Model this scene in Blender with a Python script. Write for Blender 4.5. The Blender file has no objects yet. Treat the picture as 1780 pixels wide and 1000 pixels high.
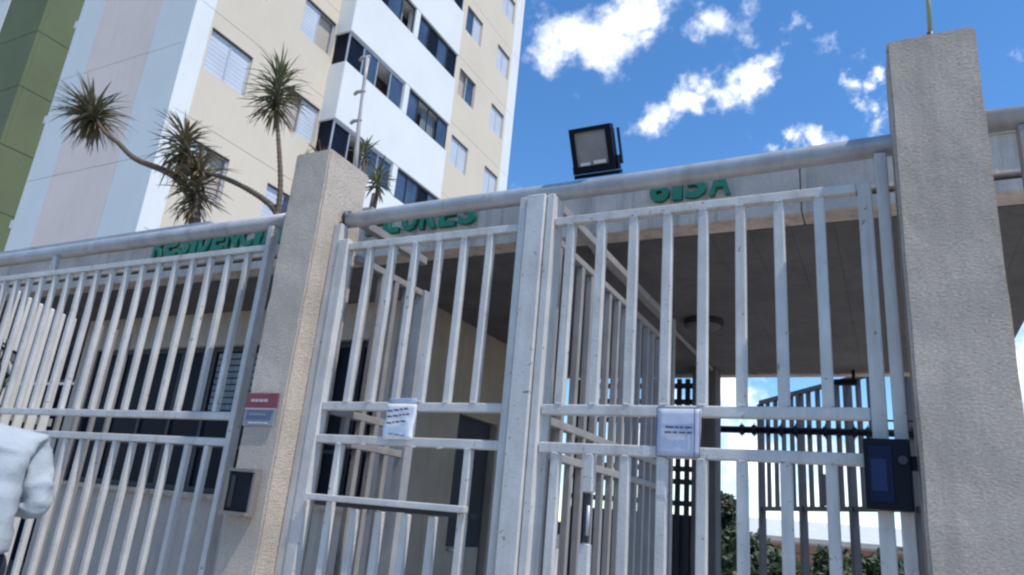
import bpy, bmesh, math, random
from mathutils import Vector, Matrix, noise
random.seed(7)
SC = bpy.context.scene
COL = SC.collection
R = math.radians
H = 1.25                       # eye height above the pavement

# ------------------------------------------------------------------ camera
cam_d = bpy.data.cameras.new('camera')
cam = bpy.data.objects.new('camera', cam_d); COL.objects.link(cam)
rot = Matrix(((0.89094411, 0.0630268, 0.44971794),
              (0.44566493, -0.31148798, -0.83926039),
              (0.08718583, 0.94815761, -0.30560721)))
cam.matrix_world = Matrix.Translation((0, 0, H)) @ rot.to_4x4()
cam_d.sensor_width = 36; cam_d.lens = 1260 / 1780 * 36
cam_d.clip_start = 0.05; cam_d.clip_end = 3000
SC.camera = cam

# ------------------------------------------------------------------ light
SUN_EL, SUN_AZ = 63, 103        # azimuth from +Y (north) towards +X (east)
sd = bpy.data.lights.new('sun', 'SUN'); sd.energy = 2.5; sd.angle = R(0.5); sd.color = (1.0, 0.94, 0.84)
sun = bpy.data.objects.new('sun', sd); COL.objects.link(sun)
sv = Vector((math.sin(R(SUN_AZ)) * math.cos(R(SUN_EL)), math.cos(R(SUN_AZ)) * math.cos(R(SUN_EL)), math.sin(R(SUN_EL))))
sun.rotation_euler = sv.to_track_quat('Z', 'Y').to_euler()
sun.location = (0, 0, 60)

SKY_STRENGTH = 0.15
W = bpy.data.worlds.new('World'); SC.world = W; W.use_nodes = True
nt = W.node_tree; nt.nodes.clear(); N = nt.nodes; L = nt.links
def nn(t, **k):
    n = N.new(t)
    for a, b in k.items(): setattr(n, a, b)
    return n
def mth(op, a, b=None, c=None, clamp=False):
    n = nn('ShaderNodeMath', operation=op); n.use_clamp = clamp
    for i, v in enumerate((a, b, c)):
        if v is None: continue
        if isinstance(v, (int, float)): n.inputs[i].default_value = v
        else: L.new(v, n.inputs[i])
    return n.outputs[0]
def vmt(op, a, b=None, s=None):
    n = nn('ShaderNodeVectorMath', operation=op)
    for i, v in enumerate((a, b)):
        if v is None: continue
        if isinstance(v, tuple): n.inputs[i].default_value = v
        else: L.new(v, n.inputs[i])
    if s is not None: n.inputs['Scale'].default_value = s
    return n.outputs['Value'] if op in ('DISTANCE', 'DOT_PRODUCT', 'LENGTH') else n.outputs[0]
def noi(v, scale, det=5, rough=.55, col=False):
    n = nn('ShaderNodeTexNoise'); n.inputs['Scale'].default_value = scale
    n.inputs['Detail'].default_value = det; n.inputs['Roughness'].default_value = rough
    L.new(v, n.inputs['Vector']); return n.outputs['Color' if col else 'Fac']
sky = nn('ShaderNodeTexSky', sky_type='NISHITA'); sky.sun_disc = False
sky.sun_elevation = R(SUN_EL); sky.sun_rotation = R(SUN_AZ)
sky.air_density = 1.0; sky.dust_density = 0.25; sky.ozone_density = 3.0; sky.altitude = 800
hsv = nn('ShaderNodeHueSaturation'); hsv.inputs['Saturation'].default_value = 1.22; hsv.inputs['Value'].default_value = .88
L.new(sky.outputs[0], hsv.inputs['Color'])
tc = nn('ShaderNodeTexCoord'); D0 = vmt('NORMALIZE', tc.outputs['Generated'])
w1 = vmt('SCALE', vmt('SUBTRACT', noi(D0, 11, 3, .5, True), (.5, .5, .5)), None, .10)
w2 = vmt('SCALE', vmt('SUBTRACT', noi(D0, 42, 4, .6, True), (.5, .5, .5)), None, .045)
D1 = vmt('ADD', vmt('ADD', D0, w1), w2)
BL = [((-.295, .738, .607), .066, 1.0), ((-.262, .735, .625), .060, 1.05), ((-.345, .732, .587), .052, .62), ((-.375, .716, .587), .04, .55),
      ((-.335, .726, .600), .045, .85), ((-.18, .767, .616), .040, .72), ((-.198, .768, .608), .03, .6),
      ((-.245, .817, .522), .038, .80), ((-.206, .818, .537), .038, .80), ((-.165, .819, .549), .040, .86), ((-.130, .823, .552), .042, .88), ((-.111, .814, .571), .032, .9),
      ((-.007, .848, .530), .024, .85), ((.014, .850, .525), .022, .8), ((-.090, .872, .480), .034, 1.1), ((-.055, .874, .482), .032, 1.05),
      ((.009, .866, .500), .022, .5), ((-.08, .791, .606), .025, .5), ((-.176, .966, .187), .055, 1.1), ((-.162, .982, .10), .07, 1.1),
      ((-.062, .994, .08), .07, 1.0), ((.15, .966, .21), .06, 1.1), ((-.27, .955, .11), .10, 1.1), ((-.72, .45, .53), .05, .9)]
acc = None
for c, r, a in BL:
    v = mth('MULTIPLY', mth('SUBTRACT', 1.0, mth('DIVIDE', vmt('DISTANCE', D1, c), r), clamp=True), a)
    acc = v if acc is None else mth('MAXIMUM', acc, v)
fb = noi(D0, 24, 8, .62)
sepd = nn('ShaderNodeSeparateXYZ'); L.new(D0, sepd.inputs[0])
glob = noi(vmt('ADD', D0, (3.1, 1.7, 5.2)), 3.4, 7, .58)
lowb = nn('ShaderNodeMapRange'); L.new(sepd.outputs['Z'], lowb.inputs[0])
for i, v in enumerate((0.0, .22, .06, 0.0)): lowb.inputs[i + 1].default_value = v
gl = mth('MULTIPLY', mth('SUBTRACT', mth('ADD', glob, lowb.outputs[0]), .55, clamp=True), 5.0)  # extra cloud cover, mostly out of view, added for whiter ambient light
raw = mth('MAXIMUM', acc, gl)
dens = nn('ShaderNodeMapRange'); dens.interpolation_type = 'SMOOTHSTEP'
L.new(mth('ADD', raw, mth('MULTIPLY', mth('SUBTRACT', fb, .5), 1.5)), dens.inputs[0])
for i, v in enumerate((.16, 1.0, 0.0, 1.0)): dens.inputs[i + 1].default_value = v
gate_d = mth('MULTIPLY', dens.outputs[0], mth('GREATER_THAN', raw, .02))
shade = nn('ShaderNodeMixRGB'); shade.inputs[1].default_value = (4.6, 5.0, 5.8, 1); shade.inputs[2].default_value = (8.2, 8.1, 8.0, 1)
ms = nn('ShaderNodeMapRange'); L.new(noi(D1, 15, 5, .6), ms.inputs[0])
for i, v in enumerate((.34, .64, 0.0, 1.0)): ms.inputs[i + 1].default_value = v
L.new(ms.outputs[0], shade.inputs[0])
mixc = nn('ShaderNodeMixRGB'); L.new(gate_d, mixc.inputs[0]); L.new(hsv.outputs[0], mixc.inputs[1]); L.new(shade.outputs[0], mixc.inputs[2])
bg = nn('ShaderNodeBackground'); bg.inputs[1].default_value = SKY_STRENGTH; L.new(mixc.outputs[0], bg.inputs[0])
out = nn('ShaderNodeOutputWorld'); L.new(bg.outputs[0], out.inputs[0])

SC.view_settings.view_transform = 'Standard'; SC.view_settings.look = 'None'
SC.view_settings.gamma = 1; SC.view_settings.use_curve_mapping = False
SC.view_settings.exposure = 0.76
SC.render.engine = 'CYCLES'
SC.cycles.filter_width = 2.4        # the phone picture is soft
SC.cycles.max_bounces = 8

# ------------------------------------------------------------------ materials
def mat(name, col, rough=.8, metal=0.0, var=.12, vscale=3.0, bump=0.0, bscale=60.0, streak=None, spots=None, stretch=(1, 1, 1), spec=.5, fine=0.0):
    m = bpy.data.materials.new(name); m.use_nodes = True
    t = m.node_tree; n = t.nodes; l = t.links
    b = n['Principled BSDF']; b.inputs['Roughness'].default_value = rough; b.inputs['Metallic'].default_value = metal
    b.inputs['Specular IOR Level'].default_value = spec
    g = n.new('ShaderNodeNewGeometry')
    mp = n.new('ShaderNodeMapping'); mp.inputs['Scale'].default_value = stretch; l.new(g.outputs['Position'], mp.inputs[0])
    def no(sc, det=5, r=.6, v=None):
        x = n.new('ShaderNodeTexNoise'); x.inputs['Scale'].default_value = sc; x.inputs['Detail'].default_value = det
        x.inputs['Roughness'].default_value = r; l.new(v or mp.outputs[0], x.inputs['Vector']); return x.outputs['Fac']
    def rng(s, a, b_, c, d):
        x = n.new('ShaderNodeMapRange'); l.new(s, x.inputs[0])
        for i, v in enumerate((a, b_, c, d)): x.inputs[i + 1].default_value = v
        return x.outputs[0]
    def mix(f, a, b_, mode='MIX'):
        x = n.new('ShaderNodeMixRGB'); x.blend_type = mode
        for i, v in enumerate((f, a, b_)):
            if isinstance(v, (int, float)): x.inputs[i].default_value = v
            elif isinstance(v, tuple): x.inputs[i].default_value = (*v[:3], 1)
            else: l.new(v, x.inputs[i])
        return x.outputs[0]
    lo = tuple(c * (1 - var) for c in col); hi = tuple(min(1, c * (1 + var)) for c in col)
    c = mix(rng(no(vscale), .3, .7, 0, 1), lo, hi)
    if fine:
        c = mix(rng(no(bscale * 1.3, 3, .7), .35, .65, 0, 1), c, mix(1.0, c, (1 - fine,) * 3, 'MULTIPLY'))
    if streak:                      # rain streaks running down
        scol, amt = streak
        mp2 = n.new('ShaderNodeMapping'); mp2.inputs['Scale'].default_value = (7, 7, .45); l.new(g.outputs['Position'], mp2.inputs[0])
        f = rng(no(2.2, 6, .65, mp2.outputs[0]), .50, .72, 0, amt)
        c = mix(f, c, scol)
    if spots:                       # rust or chips
        scol, th = spots
        f = rng(no(38, 4, .6), th, th + .05, 0, .85)
        c = mix(f, c, scol)
    l.new(c, b.inputs['Base Color'])
    if bump:
        bp = n.new('ShaderNodeBump'); bp.inputs['Strength'].default_value = bump; bp.inputs['Distance'].default_value = .01
        l.new(no(bscale, 6, .65), bp.inputs['Height']); l.new(bp.outputs[0], b.inputs['Normal'])
    return m
M = {}
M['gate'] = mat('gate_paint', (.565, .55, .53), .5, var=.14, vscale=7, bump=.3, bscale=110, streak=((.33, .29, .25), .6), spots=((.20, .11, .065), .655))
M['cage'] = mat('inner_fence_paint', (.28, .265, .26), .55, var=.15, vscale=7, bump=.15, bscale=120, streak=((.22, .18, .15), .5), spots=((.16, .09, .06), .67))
M['tube'] = mat('galvanised_tube', (.40, .41, .43), .45, .25, var=.2, vscale=5, bump=.1, bscale=90, streak=((.22, .20, .20), .5), spots=((.2, .12, .09), .68))
M['render'] = mat('rough_render', (.63, .54, .455), .93, var=.17, vscale=1.7, bump=.9, bscale=85, stretch=(1, 1, 1.9), fine=.30, streak=((.36, .31, .27), .5))
M['concrete'] = mat('fascia_concrete', (.56, .48, .42), .9, var=.22, vscale=2.6, bump=.5, bscale=45, streak=((.20, .18, .17), .75), fine=.1)
M['flash'] = mat('flashing_metal', (.70, .71, .73), .5, .2, var=.1)
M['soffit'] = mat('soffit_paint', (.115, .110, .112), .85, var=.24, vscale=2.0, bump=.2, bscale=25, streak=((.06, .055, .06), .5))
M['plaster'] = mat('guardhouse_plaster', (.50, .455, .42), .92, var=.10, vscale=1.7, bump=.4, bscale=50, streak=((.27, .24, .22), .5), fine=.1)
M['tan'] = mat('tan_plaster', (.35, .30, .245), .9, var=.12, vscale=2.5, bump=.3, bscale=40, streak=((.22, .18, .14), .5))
M['dark'] = mat('dark_metal', (.030, .033, .045), .5, .2, var=.2)
M['black'] = mat('black_plastic', (.008, .010, .018), .45, var=.1, spec=.12)
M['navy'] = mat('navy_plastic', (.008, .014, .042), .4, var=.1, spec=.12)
M['glass'] = mat('dark_glass', (.010, .013, .024), .35, var=.2, vscale=.8, spec=.06)
M['bglass'] = mat('balcony_glass', (.05, .075, .125), .1, var=.45, vscale=1.1, spec=.6)
M['lens'] = mat('lamp_glass', (.26, .26, .26), .25, var=.15, vscale=12)
M['alu'] = mat('window_aluminium', (.50, .51, .54), .45, .3, var=.1)
M['shut'] = mat('pale_shutter', (.52, .56, .64), .6, var=.07, vscale=2)
M['curt'] = mat('curtain_cloth', (.20, .25, .30), .9, var=.3, vscale=4, stretch=(6, 6, 1))
M['beige'] = mat('tower_beige', (.64, .56, .455), .9, var=.05, vscale=.5, bump=.2, bscale=14, streak=((.52, .45, .36), .22))
M['pink'] = mat('tower_pink', (.78, .66, .60), .9, var=.05, vscale=.5, bump=.2, bscale=14, streak=((.50, .43, .41), .25))
M['white'] = mat('tower_white', (.72, .735, .735), .85, var=.04, vscale=.5, bump=.15, bscale=14, streak=((.58, .62, .66), .3))
M['green1'] = mat('tower_green', (.13, .16, .085), .9, var=.08, vscale=.5, bump=.2, bscale=10, streak=((.09, .11, .075), .4))
M['joint'] = mat('facade_joint', (.42, .37, .33), .95, var=.1)
M['gjoint'] = mat('facade_joint_green', (.07, .08, .055), .95, var=.1)
M['roofp'] = mat('roof_membrane', (.25, .25, .25), .95, var=.2)
M['let'] = mat('sign_green', (.005, .145, .09), .5, var=.15, vscale=6)
M['paper'] = mat('notice_paper', (.80, .82, .88), .7, var=.05, vscale=8)
M['paper2'] = mat('plastic_sleeve', (.52, .55, .66), .35, var=.08, vscale=10)
M['ink'] = mat('notice_ink', (.06, .08, .2), .8, var=.1)
M['tape'] = mat('clear_tape', (.40, .47, .58), .3, var=.1)
M['red'] = mat('plate_red', (.20, .035, .055), .45, var=.1)
M['blue'] = mat('plate_blue', (.10, .12, .22), .45, var=.1)
M['grey'] = mat('plate_grey', (.25, .27, .30), .5, var=.1)
M['platetext'] = mat('plate_text', (.6, .42, .44), .6, var=.1)
M['steel'] = mat('intercom_frame', (.21, .19, .175), .55, .1, var=.15, vscale=10)
M['screen'] = mat('lock_screen', (.010, .022, .09), .3, var=.1, spec=.2)
M['leafd'] = mat('dracaena_leaf', (.065, .085, .035), .45, var=.45, vscale=9)
M['leafb'] = mat('dry_leaf', (.17, .12, .06), .7, var=.3, vscale=9)
M['leafy'] = mat('yellow_green_leaf', (.17, .19, .06), .55, var=.35, vscale=9)
M['weed'] = mat('reddish_weed', (.16, .08, .05), .8, var=.3, vscale=9)
M['stem'] = mat('dracaena_stem', (.12, .085, .06), .9, var=.25, vscale=15, bump=.5, bscale=60)
M['trough'] = mat('planter_concrete', (.33, .31, .29), .9, var=.12)
M['hedge'] = mat('hedge_leaf', (.032, .055, .020), .6, var=.5, vscale=2)
M['bark'] = mat('bark', (.09, .065, .045), .95, var=.2)
M['shirt'] = mat('white_shirt', (.40, .455, .51), .9, var=.08, vscale=7, bump=.5, bscale=34)
M['trous'] = mat('navy_trousers', (.022, .03, .06), .9, var=.2)
M['skin'] = mat('skin', (.42, .24, .16), .55, var=.06)
M['hair'] = mat('dark_hair', (.02, .015, .012), .6, var=.2)
M['shoe'] = mat('shoe_leather', (.03, .03, .03), .5, var=.2)
M['asphalt'] = mat('asphalt', (.05, .05, .052), .95, var=.2, vscale=.6, bump=.5, bscale=90)
M['pave'] = mat('pavement_concrete', (.36, .33, .30), .95, var=.12, vscale=1.2, bump=.4, bscale=50)
M['ground'] = mat('far_ground', (.12, .11, .07), .95, var=.3, vscale=.05)
M['brick'] = mat('brick_wall_far', (.30, .15, .09), .9, var=.2, vscale=2)
M['lightroof'] = mat('light_metal_roof', (.62, .64, .66), .5, var=.08)
M['ceram'] = mat('insulator', (.42, .38, .36), .4, var=.1)
M['rod'] = mat('yellowed_rod', (.36, .36, .20), .5, var=.15)
M['pale'] = mat('paling_white', (.66, .65, .62), .7, var=.07, vscale=5, bump=.2, bscale=60, streak=((.45, .40, .36), .35))

# ------------------------------------------------------------------ mesh helpers
def box(bm, x0, x1, y0, y1, z0, z1):
    r = bmesh.ops.create_cube(bm, size=1, matrix=Matrix.Translation(((x0 + x1) / 2, (y0 + y1) / 2, (z0 + z1) / 2)) @ Matrix.Diagonal((abs(x1 - x0), abs(y1 - y0), abs(z1 - z0), 1)))
    return r['verts']
def bev(bm, w, seg=1):
    bmesh.ops.bevel(bm, geom=list(bm.edges), offset=w, segments=seg, affect='EDGES', profile=.6)
def tube(bm, pts, r, seg=10, caps=True):
    pts = [Vector(p) for p in pts]; rs = r if isinstance(r, (list, tuple)) else [r] * len(pts)
    rings = []; prev = None
    for i, p in enumerate(pts):
        t = (pts[min(i + 1, len(pts) - 1)] - pts[max(i - 1, 0)]).normalized()
        a = (Vector((0, 0, 1)) if abs(t.z) < .9 else Vector((1, 0, 0))) if prev is None else prev
        u = (a - t * a.dot(t)).normalized(); prev = u; v = t.cross(u)
        rings.append([bm.verts.new(p + (u * math.cos(k * 2 * math.pi / seg) + v * math.sin(k * 2 * math.pi / seg)) * rs[i]) for k in range(seg)])
    for a, b in zip(rings, rings[1:]):
        for k in range(seg): bm.faces.new((a[k], a[(k + 1) % seg], b[(k + 1) % seg], b[k]))
    if caps: bm.faces.new(rings[0][::-1]); bm.faces.new(rings[-1])
def mesh_of(bm, name, m, smooth=False):
    me = bpy.data.meshes.new(name); bmesh.ops.recalc_face_normals(bm, faces=list(bm.faces)); bm.to_mesh(me); bm.free(); me.materials.append(m)
    if smooth:
        for p in me.polygons: p.use_smooth = True
    return me
def wloc(o):
    v = Vector(o.location); p = o.parent
    while p: v += Vector(p.location); p = p.parent
    return v
def link(name, me, parent=None, at=None):
    """at: world position of the mesh origin"""
    o = bpy.data.objects.new(name, me); COL.objects.link(o)
    at = Vector(at or (0, 0, 0))
    if parent: o.parent = parent; o.location = at - wloc(parent)
    else: o.location = at
    return o
def obj(name, bm, m, parent=None, smooth=False):
    """bm in world coordinates; origin moved to its middle-bottom"""
    vs = [v.co for v in bm.verts]
    c = Vector(((min(v.x for v in vs) + max(v.x for v in vs)) / 2, (min(v.y for v in vs) + max(v.y for v in vs)) / 2, min(v.z for v in vs)))
    for v in bm.verts: v.co -= c
    return link(name, mesh_of(bm, name, m, smooth), parent, c)
def bx(name, x0, x1, y0, y1, z0, z1, m, parent=None, bevel=0.0):
    bm = bmesh.new(); box(bm, x0, x1, y0, y1, z0, z1)
    if bevel: bev(bm, bevel)
    return obj(name, bm, m, parent)
def tb(name, pts, r, m, parent=None, seg=10):
    bm = bmesh.new(); tube(bm, pts, r, seg); return obj(name, bm, m, parent, True)
def tag(o, label=None, cat=None, group=None, kind=None):
    if label: o['label'] = label
    if cat: o['category'] = cat
    if group: o['group'] = group
    if kind: o['kind'] = kind
    return o
def thing(name, loc, label, cat, group=None):
    o = bpy.data.objects.new(name, None); COL.objects.link(o); o.location = loc; o.empty_display_size = .2
    return tag(o, label, cat, group)
_bc = {}
def bar_mesh(w, d, h, m):
    k = (round(w, 4), round(d, 4), round(h, 4), m.name)
    if k not in _bc:
        bm = bmesh.new(); box(bm, -w / 2, w / 2, -d / 2, d / 2, -h / 2, h / 2); bev(bm, .003)
        _bc[k] = mesh_of(bm, 'bar', m)
    return _bc[k]
def bar(parent, x, y, z0, z1, w=.03, d=.03, m=None, name='bar'):
    o = link(name, bar_mesh(w, d, z1 - z0, m or M['gate']), parent, (x, y, (z0 + z1) / 2))
    o.rotation_euler = (random.uniform(-.002, .002), random.uniform(-.003, .003), random.uniform(-.03, .03))
    return o
_wm = []
def weld(parent, x, z, y=None):
    if not _wm:
        bw = bmesh.new(); bmesh.ops.create_icosphere(bw, subdivisions=1, radius=1, matrix=Matrix.Diagonal((.017, .004, .0045, 1))); _wm.append(mesh_of(bw, 'weld', M['gate']))
    link('weld_bead', _wm[0], parent, (x + random.uniform(-.002, .002), y or 2.4 - .016, z)).rotation_euler = (0, random.uniform(-.12, .12), 0)
def rail(parent, x0, x1, y, z, h=.032, d=.034, m=None, name='rail'):
    return bx(name, x0, x1, y - d / 2, y + d / 2, z - h / 2, z + h / 2, m or M['gate'], parent, .003)
def yrail(parent, x, y0, y1, z, h=.032, w=.034, m=None, name='rail'):
    return bx(name, x - w / 2, x + w / 2, y0, y1, z - h / 2, z + h / 2, m or M['cage'], parent, .003)

# ------------------------------------------------------------------ ground
tag(bx('ground', -600, 600, -100, 1500, -.5, -.02, M['ground']), kind='structure')
tag(bx('road', -60, 60, -9, -1.2, -.10, -.008, M['asphalt']), kind='structure')
tag(bx('pavement', -60, 60, -1.08, 40, -.1, .0, M['pave']), kind='structure')
tag(bx('kerb', -60, 60, -1.2, -1.08, -.1, .015, M['trough'], bevel=.01), kind='structure')

# ------------------------------------------------------------------ tower blocks
U = 8.56; ST = .327 * U
def wall_holes(bm, fix, axis, a0, a1, z0, z1, holes, depth):
    """wall in plane axis=fix spanning a0..a1 and z0..z1 with reveals depth deep behind (depth signed)"""
    us = sorted({a0, a1, *[h[0] for h in holes], *[h[1] for h in holes]})
    zs = sorted({z0, z1, *[h[2] for h in holes], *[h[3] for h in holes]})
    def P(u, z, off=0): return (fix + off, u, z) if axis == 'x' else (u, fix + off, z)
    for i in range(len(us) - 1):
        for j in range(len(zs) - 1):
            cu, cz = (us[i] + us[i + 1]) / 2, (zs[j] + zs[j + 1]) / 2
            if any(h[0] < cu < h[1] and h[2] < cz < h[3] for h in holes): continue
            bm.faces.new([bm.verts.new(P(*q)) for q in ((us[i], zs[j]), (us[i + 1], zs[j]), (us[i + 1], zs[j + 1]), (us[i], zs[j + 1]))])
    for h in [*holes, (a0, a1, z0, z1)]:
        c = [(h[0], h[2]), (h[1], h[2]), (h[1], h[3]), (h[0], h[3])]
        for k in range(4):
            p, q = c[k], c[(k + 1) % 4]
            bm.faces.new([bm.verts.new(P(*p)), bm.verts.new(P(*q)), bm.verts.new(P(*q, depth)), bm.verts.new(P(*p, depth))])
def window(parent, x, ya, yb, za, zb, kind):
    """sliding window in an x-facing wall; x is the glass plane"""
    fr = bmesh.new(); t = .05
    for a in ((ya, yb, za, za + t), (ya, yb, zb - t, zb), (ya, ya + t, za + t, zb - t), (yb - t, yb, za + t, zb - t), ((ya + yb) / 2 - .02, (ya + yb) / 2 + .02, za + t, zb - t)):
        box(fr, x - .03, x + .03, a[0], a[1], a[2], a[3])
    f = obj('window', fr, M['alu'], parent)
    ym = (ya + yb) / 2
    halves = [(ya + .045, ym), (ym, yb - .045)]
    for q, (p0, p1) in enumerate(halves):
        k = kind[q]
        if k == 's':
            b = bmesh.new(); n = 9; hz = (zb - za - .09) / n
            for i in range(n):
                box(b, x - .012, x + .012, p0, p1, za + .045 + i * hz + .006, za + .045 + (i + 1) * hz)
            box(b, x - .02, x - .014, p0, p1, za + .045, zb - .045)
            obj('shutter', b, M['shut'], f)
        elif k == 'g':
            bx('pane', x - .006, x + .006, p0, p1, za + .045, zb - .045, M['bglass'], f)
        else:
            bx('pane', x - .106, x - .10, p0, p1, za + .045, zb - .045, M['glass'], f)
            b = bmesh.new(); n = 12
            for i in range(n):
                a = p0 + (p1 - p0) * .5 * i / n
                box(b, x - .09 + .012 * (i % 2), x - .085 + .012 * (i % 2), a, a + (p1 - p0) * .55 / n, za + .05, zb - .05)
            obj('curtain', b, M['curt'], f)
    bx('head_shadow', x + .031, x + .05, ya, yb, zb - .04, zb - .002, M['dark'], f)  # dark strip painting the thin shadow of the window reveal
    return f
XS = -1.555 * U; YF = U; YE = 2.755 * U
tower = thing('apartment_tower', (XS - 3, YF + 6, 0), 'tall cream and white apartment tower with white balconies rising behind the gates', 'apartment block')
head0 = 1.196 * U + H
KF, KT = -4, 5
zbase = head0 + KF * ST - 2.4
wA, wB, wC, wD = (1.064, 1.21), (1.352, 1.497), (2.245, 2.383), (2.535, 2.66)
kinds = {('A', 0): 'ss', ('A', -1): 'so', ('B', 1): 'so', ('B', 0): 'os', ('B', -1): 'sg', ('C', 2): 'og', ('C', 1): 'ss', ('C', 0): 'ss', ('D', 1): 'ss', ('D', 2): 'ss'}
rk = random.Random(3)
xb = -1.487 * U; xbk = XS - .45
modA = modE = modB = None
bm = bmesh.new(); box(bm, -2.09 * U, XS - .16, YF + .16, YE - .16, 0, head0 + KT * ST + .6); obj('core', bm, M['joint'], tower)
panel_cache = {}
for k in range(KF, KT + 1):
    zh = head0 + k * ST; z1 = zh + .40; z0 = z1 - ST + .012
    for nm, a0, a1, mm, wins in (('stripe', YF, YF + .49, M['white'], ()), ('wall_panel', YF + .49, 12.95, M['beige'], (wA, wB)),
                                 ('wall_panel', 18.1, 2.675 * U, M['beige'], (wC, wD)), ('stripe', 2.675 * U, YE, M['white'], ())):
        key = (a0, a1)
        if key not in panel_cache:
            b = bmesh.new(); hs = [(w[0] * U, w[1] * U, ST - .412 - 1.11, ST - .412) for w in wins]
            wall_holes(b, 0, 'x', a0, a1, 0, ST - .012, hs, -.16)
            panel_cache[key] = mesh_of(b, nm, mm)
        link(nm, panel_cache[key], tower, (XS, 0, z0))
    for cn, w in zip('ABCD', (wA, wB, wC, wD)):
        kd = kinds.get((cn, k)) or rk.choice(['ss', 'ss', 'so', 'sg', 'gs'])
        window(tower, XS - .09, w[0] * U, w[1] * U, zh - 1.11, zh, kd)
    # balcony pair on this floor
    zp0 = 1.156 * U + H + k * ST; zp1 = zp0 + .211 * U; zo1 = zp0 + ST
    y0, y1 = 12.84, 18.2
    b = bmesh.new(); box(b, XS - .1, xb, y0, y1, zp0, zp1); bev(b, .02); obj('balcony_parapet', b, M['white'], tower)
    b = bmesh.new(); ym = 15.66
    box(b, xb - .30, xb - .01, ym - .12, ym + .12, zp1, zo1)
    obj('balcony_post', b, M['white'], tower)
    bx('balcony_back', XS - .3, XS - .1, y0, y1, zp1, zo1, M['soffit'], tower)
    for ya, yb in ((y0 + .05, ym - .121), (ym + .121, y1 - .05)):
        b = bmesh.new(); n = 4
        box(b, xb - .10, xb - .06, ya, yb, zp1 + .001, zp1 + .05); box(b, xb - .10, xb - .06, ya, yb, zo1 - .07, zo1 - .001)
        for i in range(n + 1):
            yy = ya + (yb - ya - .04) * i / n
            box(b, xb - .101, xb - .059, yy, yy + .035, zp1 + .05, zo1 - .07)
        f = obj('balcony_glazing', b, M['alu' if rk.random() < .4 else 'dark'], tower)
        for i in range(n):
            if rk.random() < .88:
                off = .0 if i % 2 else -.012
                bx('pane', xb - .085 + off, xb - .078 + off, ya + (yb - ya) * i / n + .03, ya + (yb - ya) * (i + 1) / n - .002, zp1 + .05, zo1 - .07, rk.choice([M['bglass'], M['bglass'], M['glass']]) , f)
        if rk.random() < .5 or (k == 0 and ya > ym):
            b = bmesh.new(); n2 = 14; l0 = ya + (yb - ya) * rk.choice([.1, .45]); l1 = l0 + (yb - ya) * .4
            for i in range(n2):
                a = l0 + (l1 - l0) * i / n2
                box(b, xb - .26 + .02 * (i % 2), xb - .25 + .02 * (i % 2), a, a + (l1 - l0) / n2 * 1.05, zp1 + .01, zo1 - .1)
            obj('curtain', b, M['curt'], f)
    bx('end_pane', XS - .05, xb - .11, y0 + .06, y0 + .068, zp1, zo1, M['glass'], tower)
# street-side front of the tower
for k in range(KF, KT + 2):
    zj = .778 * U + H + k * ST; za, zb = zj + .012, zj + ST
    if zb > head0 + KT * ST + .6: zb = head0 + KT * ST + .6
    for nm, x0, x1, mm in (('stripe', -2.095, -1.978, M['white']), ('wall_panel', -1.976, -1.706, M['pink']), ('stripe', -1.704, -1.5552, M['white'])):
        bx(nm, x0 * U, x1 * U, YF + .001, YF + .15, za, zb, mm, tower)
    bx('ledge', -2.095 * U - .16, -2.095 * U - .002, YF + .02, YF + .25, za + 1.62, za + 1.82, M['white'], tower)
bx('roof', -2.095 * U - .2, XS + .1, YF - .1, YE + .1, head0 + KT * ST + .6, head0 + KT * ST + .9, M['roofp'], tower)
bx('side_wall', -2.095 * U, -2.093 * U + .1, YF + .16, YE - .16, 0, head0 + KT * ST + .6, M['white'], tower)

YG = 14.0; XG = -2.31 * YG
gt = thing('green_apartment_tower', (XG - 5, YG + 6, 0), 'dark olive green apartment tower at the far left behind the cream one', 'apartment block')
bx('core', XG - 14, XG - .16, YG + .16, YG + 16, 0, 40, M['gjoint'], gt)
m2 = M['green1']
for k in range(13):
    za = .4 + k * ST; zb = za + ST - .03
    bx('wall_panel', -2.549 * YG, XG - .001, YG, YG + .155, za, zb, m2, gt)
    bx('wall_panel', XG - .155, XG, YG + .001 + .16, YG + 16, za, zb, m2, gt)
    bx('stripe', -2.72 * YG, -2.551 * YG, YG - .02, YG + .155, za, zb, M['white'], gt)
    bx('wall_panel', XG - 14, -2.722 * YG, YG, YG + .155, za, zb, m2, gt)

# ------------------------------------------------------------------ canopy over the entrance
YB = 3.4
can = thing('entrance_canopy', (-5, 5, 0), 'flat concrete canopy roof with dark underside over the entrance', 'canopy')
XL, XR = -15.0, .83
for i, (a, b_) in enumerate(((XL, -8.005), (-8.0, -3.405), (-3.4, -.305), (-.3, XR))):
    bx('fascia', a, b_, YB, YB + .16, H + 1.6, H + 1.79, M['concrete'], can, .004)
    bx('fascia_lip', a, b_, YB + .012, YB + .16, H + 1.516, H + 1.577, M['concrete'], can, .004)
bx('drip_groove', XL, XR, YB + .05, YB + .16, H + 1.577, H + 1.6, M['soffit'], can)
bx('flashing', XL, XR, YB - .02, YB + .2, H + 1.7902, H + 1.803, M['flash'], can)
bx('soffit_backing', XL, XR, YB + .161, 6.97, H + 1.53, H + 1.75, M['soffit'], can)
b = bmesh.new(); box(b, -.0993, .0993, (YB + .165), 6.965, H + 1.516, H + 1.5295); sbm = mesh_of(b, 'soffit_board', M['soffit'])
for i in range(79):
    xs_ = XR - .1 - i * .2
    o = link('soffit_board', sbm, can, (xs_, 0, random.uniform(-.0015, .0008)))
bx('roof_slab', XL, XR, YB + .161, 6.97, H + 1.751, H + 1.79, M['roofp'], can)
bx('rear_fascia', XL, XR, 6.975, 7.1, H + 1.50, H + 1.80, M['concrete'], can)
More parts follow.
